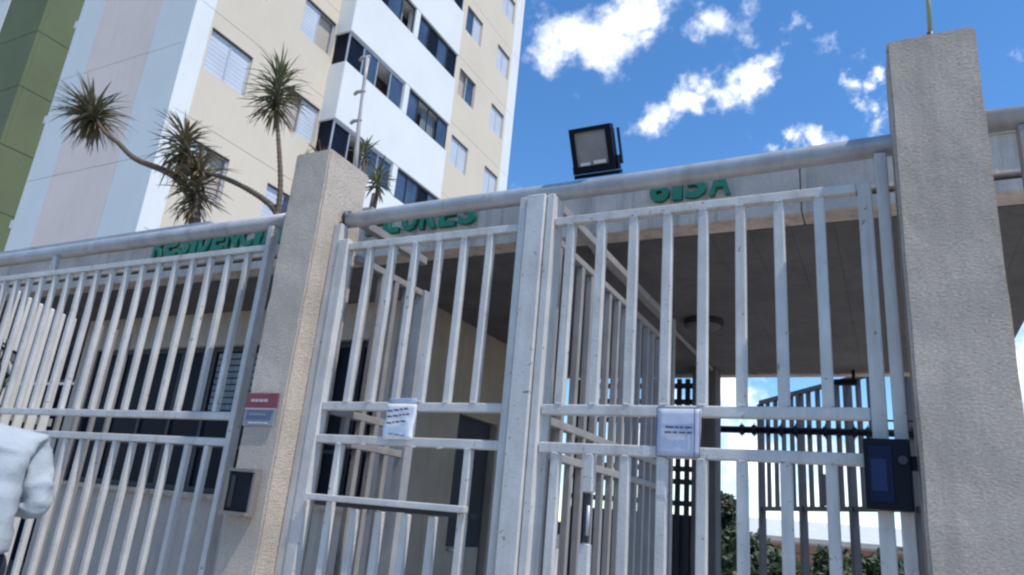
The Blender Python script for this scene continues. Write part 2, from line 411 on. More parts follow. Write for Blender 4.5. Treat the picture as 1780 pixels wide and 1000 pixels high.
bx('column', -1.60, -1.38, 6.7, 6.92, 0, H + 1.515, M['soffit'], can, .01)
tb('conduit', [(-1.42, 3.6, H + 1.497), (-1.42, 6.9, H + 1.497)], .018, M['cage'], can)
cl_ = thing('ceiling_lamp', (-1.15, 5.15, H + 1.46), 'round flush lamp on the dark canopy underside', 'lamp')
b = bmesh.new(); tube(b, [(-1.15, 5.15, H + 1.47), (-1.15, 5.15, H + 1.515)], .14, 24); obj('lamp_base', b, M['dark'], cl_)
b = bmesh.new(); tube(b, [(-1.15, 5.15, H + 1.44), (-1.15, 5.15, H + 1.455), (-1.15, 5.15, H + 1.4695)], [.06, .105, .12], 24); obj('diffuser', b, M['soffit'], cl_)

def letters(text, xl, zb, cap, adv, parent, y=YB, widths=None):
    cv = bpy.data.curves.new('letter', 'FONT')
    cv.extrude = .5; cv.offset = .035; cv.resolution_u = 3
    tmp = bpy.data.objects.new('tmp', cv); COL.objects.link(tmp)
    x = xl
    for ch in text:
        if ch == ' ': x += adv * .7; continue
        cv.body = ch; bpy.context.view_layer.update()
        me = bpy.data.meshes.new_from_object(tmp.evaluated_get(bpy.context.evaluated_depsgraph_get()))
        xs = [v.co.x for v in me.vertices]; ys = [v.co.y for v in me.vertices]; zs = [v.co.z for v in me.vertices]
        w = adv * (.42 if ch in 'I1' else .86)
        sx = w / (max(xs) - min(xs)); sy = cap / (max(ys) - min(ys))
        for v in me.vertices:
            c = v.co.copy()
            v.co = ((c.x - min(xs)) * sx, -(.5 + c.z) * .03, (c.y - min(ys)) * sy)
        me.materials.clear(); me.materials.append(M['let'])
        o = link('letter', me, parent, (x, y - .0005, zb))
        x += w + adv * .14
    bpy.data.objects.remove(tmp); bpy.data.curves.remove(cv)
sg = thing('name_sign', (-4.4, YB, H + 1.68), 'dark green raised letters reading RESIDENCIAL on the canopy fascia behind the left gate', 'sign')
letters('RESIDENCIAL', -1.462 * YB, H + .494 * YB, .165, .142, sg)
sg2 = thing('name_sign', (-2.5, YB, H + 1.66), 'dark green raised letters reading FLORES on the fascia above the narrow gate', 'sign')
letters('FLORES', -.855 * YB, H + .4855 * YB, .165, .138, sg2)
sg3 = thing('house_number', (-.8, YB, H + 1.66), 'dark green street number 615A on the fascia under the floodlight', 'sign')
letters('615A', -.306 * YB, H + .484 * YB, .16, .121, sg3)

# ------------------------------------------------------------------ guardhouse under the canopy
YH = 4.27; XHR = -3.03; XHL = -6.96
gh = thing('guardhouse', (-5, 5.5, 0), 'beige rendered guardhouse with a wide dark window band under the canopy', 'guardhouse')
b = bmesh.new()
holes = [(-6.8, -4.36, H - .005, H + 1.215), (-3.84, -3.30, H + .0, H + 1.225)]
wall_holes(b, YH, 'y', XHL, XHR, 0, H + 1.514, holes, .12); obj('front_wall', b, M['plaster'], gh)
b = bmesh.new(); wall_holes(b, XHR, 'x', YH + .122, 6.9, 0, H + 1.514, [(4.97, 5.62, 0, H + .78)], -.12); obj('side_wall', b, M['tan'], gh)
bx('rear_wall', XHL, XHR - .13, 6.8, 6.9, 0, H + 1.514, M['plaster'], gh)
bx('left_wall', XHL, XHL + .1, YH + .13, 6.79, 0, H + 1.514, M['plaster'], gh)
bx('sill', -6.85, -4.31, YH - .05, YH + .12, H - .045, H - .006, M['concrete'], gh)
bx('sill', -3.88, -3.26, YH - .05, YH + .12, H - .04, H - .001, M['concrete'], gh)
for (xa, xb_, n) in ((-6.8, -4.36, 6), (-3.84, -3.30, 2)):
    b = bmesh.new(); za, zb = H, H + 1.215
    box(b, xa, xb_, YH + .06, YH + .10, za, za + .04); box(b, xa, xb_, YH + .06, YH + .10, zb - .04, zb)
    for i in range(n + 1):
        xx = xa + (xb_ - xa - .035) * i / n; box(b, xx, xx + .035, YH + .059, YH + .101, za + .04, zb - .04)
    box(b, xa, xb_, YH + .062, YH + .098, za + .36, za + .385)
    f = obj('window', b, M['dark'], gh)
    for i in range(n):
        bx('pane', xa + (xb_ - xa) * i / n + .03, xa + (xb_ - xa) * (i + 1) / n - .002, YH + .075, YH + .081, za + .04, zb - .04, M['glass'], f)
    for i in range(n):
        if n == 2 or i in (4, 5):
            q0 = xa + (xb_ - xa) * i / n + .05; q1 = xa + (xb_ - xa) * (i + 1) / n - .04
            b = bmesh.new()
            for j in range(10):
                zz = zb - .06 - j * (.055 if n > 2 else .0)
                if n > 2: box(b, q0, q1, YH + .058, YH + .064, zz - .044, zz)
            if n > 2: obj('blind', b, M['curt'], f)
            else: b.free()
for i in range(2):
    bx('window_bar', -3.62 + i * .17, -3.585 + i * .17, YH + .02, YH + .05, H, H + 1.215, M['cage'], gh)
dr = bx('door', XHR - .10, XHR - .06, 4.98, 5.60, .01, H + .77, M['dark'], gh)
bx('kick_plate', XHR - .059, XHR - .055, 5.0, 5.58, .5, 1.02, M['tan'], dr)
tb('handle', [(XHR - .05, 5.08, 1.0), (XHR - .02, 5.08, 1.0), (XHR - .02, 5.2, 1.0)], .01, M['alu'], dr, 6)

gg = thing('garage_wall', (-11, 7.4, 0), 'garage back wall far left, coloured near black for the shade under the canopy', 'wall')
bx('back_wall', -15, XHL - .01, 7.3, 7.5, 0, H + 1.5, M['navy'], gg)  # both walls coloured navy to stand for the shaded void under the canopy
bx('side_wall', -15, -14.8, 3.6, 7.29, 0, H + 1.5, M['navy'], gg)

# ------------------------------------------------------------------ pillars
YP0, YP1 = 2.27, 2.56; ZP = H + 1.585
def pillar(x0, x1, label):
    b = bmesh.new(); box(b, x0, x1, YP0, YP1, 0, ZP)
    bmesh.ops.subdivide_edges(b, edges=[e for e in b.edges if abs(e.verts[0].co.z - e.verts[1].co.z) > .5], cuts=50, use_grid_fill=True)
    bmesh.ops.subdivide_edges(b, edges=[e for e in b.edges if e.calc_length() > .15], cuts=6, use_grid_fill=True)
    bev_e = [e for e in b.edges if len(e.link_faces) == 2 and e.calc_face_angle(0) > 1]
    bmesh.ops.bevel(b, geom=bev_e, offset=.008, segments=2, affect='EDGES')
    for v in b.verts:
        d = noise.noise(v.co * 9) * .0022 + noise.noise(v.co * 30) * .001
        v.co += Vector((d, d, d * .6))
    o = obj('gate_pillar', b, M['render']); return tag(o, label, 'pillar')
pillar(-2.455, -2.24, 'rough rendered pillar between the left gate and the narrow gate, with intercom and red plate')
pillar(.072, .318, 'thick rough rendered grey pillar on the right with a thin rod on top')

# ------------------------------------------------------------------ gates
YT = 2.4
def zt(r): return H + r * YT
G_ = 'white painted steel gates along the pavement'
# vehicle gate
vg = thing('vehicle_gate', (-4, YT, 0), 'wide light grey barred vehicle gate left of the intercom pillar', 'gate')
tb('top_tube', [(x, YT + .02, zt(.549)) for x in (-7.0, -5, -4, -2.46)], .039, M['tube'], vg, 16)
bx('guide_rail', -7.0, -3.25, YT + .09, YT + .12, zt(.575), zt(.592), M['tube'], vg)
for z in (.487, .143, .094): rail(vg, -7.0, -2.662, YT, zt(z), h=.034 if z < .4 else .03)
rail(vg, -7.0, -2.662, YT, .12)
bar(vg, -2.645, YT, .06, zt(.549) - .04, .034, .05, name='stile')
bx('bracket', -4.44, -4.40, YT - .012, YT + .012, zt(.487) + .016, zt(.549) - .037, M['tube'], vg)
x = -1.161 * YT
while x > -6.9:
    bar(vg, x, YT, zt(.143) + .018, zt(.487) - .016, .028, .028)
    bar(vg, x, YT, .137, zt(.094) - .018, .028, .028)
    x -= .0547 * YT
# pedestrian gate
pg = thing('pedestrian_gate', (-1.72, YT, 0), 'narrow light grey barred gate with a crumpled white notice, between pillar and thick post', 'gate')
bar(pg, -2.165, YT, .03, zt(.476) + .016, .055, .05, name='stile')
XPm = -1.272
for z, h in ((.462 + .006, .032), (.165, .034), (.108, .034)): rail(pg, -2.137, XPm - .002, YT, zt(z), h)
rail(pg, -2.137, XPm - .002, YT, .12)
for k in range(6):
    xx = (-.841 + .0513 * k) * YT
    bar(pg, xx, YT, zt(.165) + .018, zt(.462) - .002, .030, .030)
    for q in (zt(.462) - .004, zt(.165) + .019, zt(.108) - .019): weld(pg, xx, q)
    if k in (0, 5): bar(pg, xx, YT, .137, zt(.108) - .018, .030, .030)
    else: bar(pg, xx, YT, .137, zt(.010) - .034, .030, .030)
bx('hatch_rail', -.885 * YT, -.572 * YT, YT - .045, YT - .0165, zt(.010) - .012, zt(.010) + .012, M['gate'], pg, .003)
bx('hatch_frame', -.885 * YT, -.572 * YT, YT + .0165, YT + .05, zt(.010) - .03, zt(.010) - .008, M['dark'], pg, .003)
# main leaf on the right
mg = thing('entrance_gate', (-.6, YT, 0), 'barred gate with a plastic-sleeved notice beside the dark lock box and right pillar', 'gate')
bar(mg, -.0085 * YT, YT, .03, zt(.471) + .016, .042, .045, name='stile')
for z, h in ((.471, .032), (.164, .036), (.108, .036)): rail(mg, -1.112, -.0425, YT, zt(z), h)
rail(mg, -1.112, -.0425, YT, .12)
for k in range(8):
    xx = (-.4365 + .0530 * k) * YT
    bar(mg, xx, YT, zt(.164) + .019, zt(.471) - .017, .034, .030)
    for q in (zt(.471) - .018, zt(.164) + .020, zt(.108) - .020): weld(mg, xx, q)
    if k == 1:
        bar(mg, xx, YT, zt(.048), zt(.108) - .019, .036, .036); bar(mg, xx, YT, .137, zt(-.021), .036, .036)
        bar(mg, xx, YT, zt(-.019), zt(.0465), .020, .020, M['dark'], 'lock_barrel')
        tb('latch', [(xx + .012, YT - .022, zt(.03)), (xx + .012, YT - .022, zt(-.01))], .006, M['alu'], mg, 6)
    else: bar(mg, xx, YT, .137, zt(.108) - .019, .034, .030)
# posts
p1 = thing('gate_post', (-1.2, YT, 0), 'thick light grey steel post between the narrow gate and the wide entrance gate', 'gate post')
for (a, b_, d0, d1) in ((-1.270, -1.236, .0, .05), (-1.233, -1.152, -.012, .062), (-1.149, -1.116, .0, .05)):
    bx('post_section', a, b_, YT - .03 + d0, YT + .02 + d1, 0, zt(.52), M['gate'], p1, .004)
p2 = tag(bx('gate_post', .016, .052, YT - .022, YT + .024, 0, zt(.518), M['gate'], None, .003), 'slim light grey steel post beside the right rough pillar, carrying the lock box', 'gate post')
p3 = tag(bx('gate_post', -2.238, -2.196, YT - .022, YT + .024, 0, zt(.518), M['gate'], None, .003), 'slim light grey steel post against the intercom pillar at the narrow gate', 'gate post')
tt = thing('overhead_tube', (-1, YT, zt(.535)), 'long round grey tube running over the narrow gate and entrance gate under the floodlight', 'tube')
b = bmesh.new(); tube(b, [(-2.20 + i * .1, YT + .03, zt(.532 + .0022 * i * .1) + .003 * math.sin(i * .35)) for i in range(25)], .0365, 18); obj('tube', b, M['tube'], tt, True)
b = bmesh.new(); tube(b, [(-2.215, YT + .03, zt(.535)), (-2.2005, YT + .03, zt(.535))], .041, 18); obj('end_cap', b, M['dark'], tt, True)
t2 = tag(tb('overhead_tube', [(x, YT + .03, zt(.553)) for x in (.30, .8, 1.4, 2.2)], .037, M['tube'], None, 18), 'short length of round grey tube sticking out right of the thick rough pillar', 'tube')
p4 = tag(bx('gate_post', .172 * YT, .186 * YT, YT, YT + .05, 0, zt(.537), M['cage'], None, .003), 'dull grey steel post at the right edge beyond the rough pillar', 'gate post')

# ------------------------------------------------------------------ inner fences (perpendicular to the street)
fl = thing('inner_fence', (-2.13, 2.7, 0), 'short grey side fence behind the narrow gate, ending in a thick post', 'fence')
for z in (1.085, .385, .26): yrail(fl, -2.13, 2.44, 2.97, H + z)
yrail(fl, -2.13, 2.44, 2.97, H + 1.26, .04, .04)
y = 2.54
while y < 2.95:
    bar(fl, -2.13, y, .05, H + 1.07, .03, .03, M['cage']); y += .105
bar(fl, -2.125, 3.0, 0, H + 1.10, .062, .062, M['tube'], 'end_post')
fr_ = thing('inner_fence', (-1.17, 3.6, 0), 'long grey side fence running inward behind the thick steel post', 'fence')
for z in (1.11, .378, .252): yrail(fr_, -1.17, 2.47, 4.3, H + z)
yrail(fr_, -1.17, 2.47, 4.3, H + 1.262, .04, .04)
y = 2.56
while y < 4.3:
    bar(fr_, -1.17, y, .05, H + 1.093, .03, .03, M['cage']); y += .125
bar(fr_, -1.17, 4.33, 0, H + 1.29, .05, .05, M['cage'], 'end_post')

# rear fence between guardhouse and column
rf = thing('rear_fence', (-2.3, 7.0, 0), 'dark barred fence at the back of the canopied passage, left of the column', 'fence')
for z in (1.43, 1.27, 1.08, .80, .62, .50, .30): rail(rf, -3.0, -1.62, 7.15, H + z, .05, .04, M['dark'])
x = -2.98
while x < -1.62:
    bar(rf, x, 7.15, .02, H + 1.5, .048, .035, M['dark']); x += .088
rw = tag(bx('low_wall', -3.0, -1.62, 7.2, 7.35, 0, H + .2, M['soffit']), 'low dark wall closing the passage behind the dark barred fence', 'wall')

# dark slanting gate outside
a = Vector((-1.78, 12.0, 0)); bq = Vector((.9, 8.56, 0)); dv = (bq - a)
df = thing('dark_fence', (-.5, 10.3, 0), 'dark blue barred fence raised on posts, seen against the sky through the entrance gate', 'fence')
def seg(name, t0, t1, z0, z1, w, parent=df, m=M['dark']):
    p, q = a + dv * t0, a + dv * t1
    b = bmesh.new(); L_ = (q - p).length; ang = math.atan2(dv.y, dv.x)
    box(b, 0, L_, -w / 2, w / 2, z0, z1)
    bmesh.ops.transform(b, matrix=Matrix.Translation(p) @ Matrix.Rotation(ang, 4, 'Z'), verts=b.verts)
    return obj(name, b, m, parent)
seg('rail', 0, 1, H + 2.10, H + 2.16, .06); seg('rail', 0, 1, H + .48, H + .54, .06)
nb = 20
for i in range(nb + 1):
    t = i / nb; big = i % 5 == 0
    seg('post' if big else 'bar', t - (.008 if big else .0055), t + (.008 if big else .0055), 0 if big else H + .54, H + 2.10, .09 if big else .05)
seg('sign_panel', .36, .41, H + .55, H + .95, .10)
# spiked rail behind the canopy
sp = thing('spiked_rail', (-.2, 7.6, H + 1.07), 'thick black rail with round spikes crossing behind the entrance gate', 'rail')
tb('rail', [(-1.6, 7.6, H + 1.075), (1.6, 7.6, H + 1.075)], .035, M['black'], sp)
tb('wire', [(-1.6, 7.6, H + 1.19), (1.6, 7.6, H + 1.19)], .010, M['black'], sp, 6)
b = bmesh.new(); _r = []
for i in range(7):
    an = i * math.pi * 2 / 7; tube(b, [(0, 0, 0), (0, math.cos(an) * .075, math.sin(an) * .075)], [.014, .003], 5)
tube(b, [(-.02, 0, 0), (.02, 0, 0)], .05, 10)
spm = mesh_of(b, 'spike_wheel', M['black'])
for i in range(22):
    o = link('spike_wheel', spm, sp, (-1.3 + i * .125 + random.uniform(-.02, .02), 7.6, H + 1.075)); o.rotation_euler = (random.random() * 3, 0, 0)
tb('support', [(-1.58, 7.6, 0), (-1.58, 7.6, H + 1.19)], .03, M['black'], sp, 6)
tb('support', [(1.58, 7.6, 0), (1.58, 7.6, H + 1.19)], .03, M['black'], sp, 6)
# security camera
scm = thing('security_camera', (-.3, 6.9, H + 1.45), 'small black security camera hanging from the rear edge of the canopy', 'security camera')
tb('arm', [(-.24, 6.9, H + 1.515), (-.24, 6.9, H + 1.43)], .014, M['black'], scm, 8)
b = bmesh.new(); box(b, -.40, -.21, 6.87, 6.94, H + 1.385, H + 1.435); bev(b, .008); obj('housing', b, M['black'], scm)
b = bmesh.new(); tube(b, [(-.425, 6.905, H + 1.41), (-.401, 6.905, H + 1.41)], .024, 12); obj('lens', b, M['glass'], scm)

# white palings at the left, running inward
pf = thing('paling_fence', (-5.1, 2.8, 0), 'white flat paling fence at the far left behind the vehicle gate', 'fence')
for i in range(7):
    y0 = 2.47 + i * .082
    b = bmesh.new(); zt_ = H + 1.17 - .012 * i + random.uniform(-.01, .01); box(b, -5.115, -5.085, y0, y0 + .058, .05, zt_); bev(b, .008)
    obj('paling', b, M['pale'], pf)
for z in (H + .34, .4): bx('rail', -5.14, -5.116, 2.5, 3.06, z, z + .05, M['cage'], pf)
for i in range(4):
    bar(pf, -5.1, 3.09 + i * .12, .05, H + 1.10, .03, .03, M['cage'])

# ------------------------------------------------------------------ small fittings
def wobble_sheet(name, x0, x1, z0, z1, y, m, parent, amp=.004, n=8, taper=0.0):
    b = bmesh.new(); g = []
    for j in range(n + 1):
        row = []
        for i in range(n + 1):
            u, v = i / n, j / n
            xx = x0 + (x1 - x0) * (u + taper * (v - .5) * (u - .5) * 2); zz = z0 + (z1 - z0) * v
            row.append(b.verts.new((xx + noise.noise(Vector((v * 3, 1, y))) * amp, y - abs(noise.noise(Vector((u * 3, v * 3, x0)))) * amp * 2.5, zz + noise.noise(Vector((u * 3, 5, x0))) * amp)))
        g.append(row)
    for j in range(n):
        for i in range(n): b.faces.new((g[j][i], g[j][i + 1], g[j + 1][i + 1], g[j + 1][i]))
    o = obj(name, b, m, parent, True)
    s = o.modifiers.new('thickness', 'SOLIDIFY'); s.thickness = .0012
    return o
def textlines(parent, x0, x1, zs, y, th, m, seed, tilt=0):
    r = random.Random(seed)
    for z in zs:
        b = bmesh.new(); x = x0 + r.uniform(0, .01)
        while x < x1 - .012:
            w = r.uniform(.010, .028); w = min(w, x1 - x); zc = z + tilt * (x - x0)
            box(b, x, x + w, y - .0012, y, zc - th / 2, zc + th / 2); x += w + .005
        obj('text_line', b, m, parent)
n1 = thing('paper_notice', (-.719 * YT, YT - .02, zt(.138)), 'crumpled white paper notice taped to the narrow gate rails', 'notice')
wobble_sheet('sheet', -.747 * YT, -.688 * YT, zt(.110), zt(.170), YT - .022, M['paper'], n1, .006)
textlines(n1, -.741 * YT, -.696 * YT, [zt(.156), zt(.1465), zt(.136)], YT - .037, .007, M['ink'], 1, .12)
textlines(n1, -.735 * YT, -.70 * YT, [zt(.119)], YT - .037, .004, M['ink'], 5, -.1)
wobble_sheet('tape', -.740 * YT, -.684 * YT, zt(.168), zt(.177), YT - .0375, M['tape'], n1, .003, 4)
n2 = thing('paper_notice', (-.254 * YT, YT - .02, zt(.133)), 'blue grey plastic-sleeved notice with two dark text lines on the entrance gate', 'notice')
wobble_sheet('sleeve', -.284 * YT, -.2245 * YT, zt(.1015), zt(.167), YT - .0205, M['paper2'], n2, .002)
textlines(n2, -.276 * YT, -.236 * YT, [zt(.141), zt(.134)], YT - .028, .006, M['ink'], 2)
b = bmesh.new()
for (q0, q1, z0, z1) in ((-.2845, -.2835, .1015, .167), (-.2325, -.2315, .1015, .167), (-.2255, -.2245, .1015, .167), (-.284, -.225, .1665, .1675), (-.284, -.225, .101, .102)):
    box(b, q0 * YT, q1 * YT, YT - .030, YT - .0285, zt(z0), zt(z1))
obj('sleeve_edge', b, M['ink'], n2)
# wall plate
pl = thing('warning_plate', (-2.36, YP0, H + .35), 'small red and blue plate with faint lettering on the intercom pillar', 'sign')
x0, x1 = -2.452, -2.272
bx('red_panel', x0, x1, YP0 - .012, YP0 - .004, H + .362, H + .425, M['red'], pl, .002)
bx('blue_panel', x0 + .001, x1 - .001, YP0 - .010, YP0 - .004, H + .286, H + .3615, M['grey'], pl, .002)
bx('blue_field', x0 + .02, x1 - .02, YP0 - .012, YP0 - .0101, H + .312, H + .352, M['blue'], pl)
bx('band', x0 + .004, x1 - .004, YP0 - .0125, YP0 - .0101, H + .355, H + .361, M['platetext'], pl)
textlines(pl, x0 + .03, x1 - .04, [H + .393], YP0 - .0122, .012, M['platetext'], 3)
textlines(pl, x0 + .035, x1 - .04, [H + .334], YP0 - .0122, .008, M['grey'], 4)
textlines(pl, x0 + .03, x1 - .03, [H + .299], YP0 - .0102, .005, M['flash'], 6)
# intercom
ic = thing('intercom', (-2.36, YP0, H + .02), 'dark intercom panel in a pale metal hood frame on the pillar face', 'intercom')
b = bmesh.new(); xa, xb2, za, zb = -2.44, -2.292, H - .075, H + .108
yo = YP0 - .045
box(b, xa, xb2, yo, YP0 - .002, zb - .012, zb); box(b, xa, xb2, yo - .01, YP0 - .002, za, za + .014)
box(b, xa, xa + .01, yo, YP0 - .002, za + .014, zb - .012); box(b, xb2 - .012, xb2, yo + .01, YP0 - .002, za + .014, zb - .012)
obj('hood', b, M['steel'], ic)
b = bmesh.new(); box(b, xa + .012, xb2 - .014, yo + .006, YP0 - .003, za + .016, zb - .014); bev(b, .004); obj('panel', b, M['black'], ic)
b = bmesh.new(); box(b, xa + .03, xa + .05, yo + .002, yo + .0055, za + .03, zb - .03); obj('handset', b, M['dark'], ic)
for i in range(0): bx('button', xa + .068, xa + .084, yo + .003, yo + .0055, za + .04 + i * .03, za + .056 + i * .03, M['dark'], ic)
# lock box
lb = thing('lock_box', (0, YT - .05, zt(.09)), 'dark navy electronic lock box with a blue screen, mounted between entrance gate and right pillar', 'lock box')
x0, x1 = -.028 * YT, .0215 * YT; za, zb = zt(.0495), zt(.131)
b = bmesh.new(); box(b, x0, x1, YT - .075, YT - .0235, za, zb); bev(b, .006, 2); obj('housing', b, M['black'], lb)
b = bmesh.new(); box(b, x0 + .012, x1 - .045, YT - .080, YT - .0752, za + .02, zb - .02); bev(b, .002); obj('front_plate', b, M['navy'], lb)
bx('screen', x0 + .018, x1 - .062, YT - .082, YT - .0802, za + .05, zb - .058, M['screen'], lb)
b = bmesh.new(); tube(b, [(x1 - .02, YT - .0751, zb - .06), (x1 - .02, YT - .088, zb - .06)], .012, 14); obj('key_barrel', b, M['dark'], lb)
bx('side_latch', x1 + .0005, x1 + .016, YT - .06, YT - .03, zb - .085, zb - .045, M['black'], lb, .002)
# floodlight
fd = thing('floodlight', (-1.0, YT + .03, zt(.545)), 'square black floodlight with grey glass on the overhead tube', 'floodlight')
w, h = .088, .092
mt = Matrix.Translation((-.99, YT + .03, H + 1.452)) @ Matrix.Rotation(R(30), 4, 'X')
def fobj(name, boxes, m, bvl=0):
    b = bmesh.new()
    for q in boxes: box(b, *q)
    if bvl: bev(b, bvl)
    bmesh.ops.transform(b, matrix=mt, verts=b.verts); return obj(name, b, m, fd)
fobj('frame', [(-w, w, -.018, .0, h - .018, h), (-w, w, -.018, .0, -h, -h + .03), (-w, -w + .018, -.018, .0, -h + .03, h - .018), (w - .024, w, -.018, .0, -h + .03, h - .018)], M['black'])
fobj('glass', [(-w + .018, w - .024, -.008, -.004, -h + .03, h - .018)], M['lens'])
fobj('housing', [(-w + .002, w - .002, .0005, .03, -h + .002, h - .002)] + [(-w + .01 + i * .022, -w + .016 + i * .022, .0305, .05, -h + .02, h - .02) for i in range(9)], M['black'])
fobj('lamp_strip', [(-w + .03, -.015, -.012, -.0082, -h + .032, -h + .044), (.0, w - .035, -.012, -.0082, -h + .034, -h + .048)], M['flash'])
fobj('bracket', [(w + .0005, w + .010, .0, .03, -h + .0, -.035), (-w - .006, -w - .001, -.01, .03, -h - .0, -.06), (-w - .006, w + .014, -.005, .03, -h - .018, -h - .002)], M['black'])
# electric fence pole on the left pillar
ep = thing('electric_fence_pole', (-2.275, 2.5, ZP), 'thin pale leaning pole with small insulators on top of the left rendered pillar', 'pole')
P0 = Vector((-2.28, 2.5, ZP - .02)); P1 = Vector((-2.325, 2.5, H + .905 * 2.5))
pp = [P0.lerp(P1, t) + Vector((math.sin(t * 3) * -.012, 0, 0)) for t in (0, .2, .4, .6, .8, 1)]
tb('pole', pp, [.013, .012, .010, .0075, .009, .011], M['ceram'], ep, 8)
for t in (.45, .70, 1.0):
    q = P0.lerp(P1, t) + Vector((math.sin(t * 3) * -.012, 0, 0))
    tb('insulator', [q + Vector((.012, 0, 0)), q + Vector((-.04, 0, .002)), q + Vector((-.055, 0, -.012))], [.008, .010, .008], M['ceram'], ep, 8)
rp = thing('antenna_rod', (.205, 2.35, ZP), 'thin yellowish rod in a dark socket on top of the right pillar', 'rod')
tb('socket', [(.205, 2.35, ZP - .01), (.206, 2.35, ZP + .055)], .011, M['dark'], rp, 8)
tb('rod', [(.206, 2.35, ZP + .056), (.214, 2.35, ZP + .32)], .007, M['rod'], rp, 8)

# ------------------------------------------------------------------ plants on the canopy roof
YK = 4.4
tr = thing('planter_trough', (-5, YK, H + 1.79), 'long concrete planter trough on the canopy roof under the spiky plants', 'planter')
b = bmesh.new(); X0, X1, zt0, zt1 = -6.8, -3.55, H + 1.791, H + 2.28
box(b, X0, X1, YK - .25, YK - .2, zt0, zt1); box(b, X0, X1, YK + .2, YK + .25, zt0, zt1); box(b, X0, X0 + .05, YK - .2, YK + .2, zt0, zt1); box(b, X1 - .05, X1, YK - .2, YK + .2, zt0, zt1); box(b, X0 + .05, X1 - .05, YK - .2, YK + .2, zt0, zt0 + .05)
obj('trough', b, M['trough'], tr); bx('soil', X0 + .051, X1 - .051, YK - .199, YK + .199, zt0 + .051, zt1 - .04, M['bark'], tr)
def leaf_mesh(L_, w, droop, m, nseg=5):
    b = bmesh.new(); rows = []
    for i in range(nseg + 1):
        t = i / nseg; ww = w * (math.sin(math.pi * min(1, .18 + t * .82)) ** .7) * .5 if i < nseg else .0006
        px = L_ * t * (1 - .12 * droop * t); pz = -droop * L_ * t * t * .5
        rows.append([b.verts.new((px, -ww, pz + ww * .5)), b.verts.new((px, 0, pz - .001)), b.verts.new((px, ww, pz + ww * .5)), b.verts.new((px, 0, pz + .0025))])
    for r0, r1 in zip(rows, rows[1:]):
        for k in range(4): b.faces.new((r0[k], r0[(k + 1) % 4], r1[(k + 1) % 4], r1[k]))
    return mesh_of(b, 'leaf', m, True)
LM = {}
def crown(parent, c, axis, n, L_, w, mats, dead=.0, length=.16, spread=1.0, seed=0):
    r = random.Random(seed); axis = Vector(axis).normalized(); c = Vector(c)
    q = axis.to_track_quat('Z', 'Y')
    for i in range(n):
        t = i / n; m = r.choice(mats) if t < .8 else M['leafb']; dr = r.choice((.1, .4, .8, 1.3)); lk = (round(L_, 2), w, dr, m.name)
        if lk not in LM: LM[lk] = leaf_mesh(L_, w, dr, m)
        az = i * 2.39996 + r.uniform(-.3, .3)
        el = R(80) - t * R(128) * spread + r.gauss(0, .24)       # from upright to hanging
        d = Vector((math.cos(el) * math.cos(az), math.cos(el) * math.sin(az), math.sin(el) - .12 * r.random()))
        d = q @ d; base = c + axis * length * (1 - t) - axis * length * .5
        side = d.cross(Vector((0, 0, 1)));
        if side.length < .05: side = Vector((1, 0, 0))
        side.normalize(); up = side.cross(d).normalized()
        mt_ = Matrix((d, up.cross(d).normalized(), up)).transposed()
        o = link('leaf', LM[lk], parent, base)
        o.rotation_euler = mt_.to_euler(); s = r.uniform(.5, 1.12) * (1 if t < .75 else .85); o.scale = (s, r.uniform(.8, 1.1), s)
def smooth_path(pts, n=6):
    pts = [Vector(p) for p in pts]; outp = []
    for i in range(len(pts) - 1):
        p0 = pts[max(i - 1, 0)]; p1 = pts[i]; p2 = pts[i + 1]; p3 = pts[min(i + 2, len(pts) - 1)]
        for k in range(n):
            t = k / n
            outp.append(.5 * ((2 * p1) + (p2 - p0) * t + (2 * p0 - 5 * p1 + 4 * p2 - p3) * t * t + (3 * p1 - p0 - 3 * p2 + p3) * t ** 3))
    outp.append(pts[-1]); return outp
def ringed(pa, r0, r1):
    pb = []
    for a, c in zip(pa, pa[1:]):
        k = max(2, int((c - a).length / .016)); pb += [a.lerp(c, j / k) for j in range(k)]
    pb.append(pa[-1]); n = len(pb) - 1; q = random.Random(len(pb))
    return pb, [(r0 + (r1 - r0) * i / n) * (1 + (.13 if i % 3 == 0 else -.05) + q.uniform(-.05, .05)) for i in range(n + 1)]
def RP(rx, rz, y=YK): return (rx * y, y, H + rz * y)
G2 = 'spiky dracaenas in the roof planter'
d1 = thing('dracaena', (-5.9, YK, H + 2.33), 'long leaning dracaena whose spiky crown reaches furthest left over the white tower stripe', 'plant', G2)
pa = smooth_path([RP(-1.342, .53), RP(-1.36, .60), RP(-1.46, .70), RP(-1.63, .775), RP(-1.72, .835), RP(-1.80, .885), RP(-1.87, .95)])
b = bmesh.new(); tube(b, *ringed(pa, .042, 0.020), 8); obj('stem', b, M['stem'], d1, True)
crown(d1, RP(-1.875, .945), (-.55, -.1, .75), 285, .47, .026, [M['leafd'], M['leafd'], M['leafb']], length=.22, spread=.93, seed=1)
d2 = thing('dracaena', (-6.1, YK - .1, H + 2.33), 'bushy double-headed dracaena with brownish leaves in front of the tower windows', 'plant', G2)
b = bmesh.new(); pa = smooth_path([RP(-1.355, .53), RP(-1.36, .62), RP(-1.40, .70), RP(-1.455, .78)]); tube(b, *ringed(pa, .045, 0.025), 8); obj('stem', b, M['stem'], d2, True)
crown(d2, RP(-1.455, .775), (-.25, 0, .9), 145, .40, .030, [M['leafd'], M['leafb'], M['leafb']], length=.28, seed=2)
crown(d2, RP(-1.375, .655), (-.1, 0, 1), 150, .36, .032, [M['leafd'], M['leafb'], M['leafb']], length=.40, spread=1.1, seed=3)
d3 = thing('dracaena', (-4.9, YK, H + 2.33), 'slender upright dracaena with a single thin stem just left of the rendered pillar', 'plant', G2)
pa = smooth_path([RP(-1.10, .53), RP(-1.111, .63), RP(-1.150, .76), RP(-1.175, .84)])
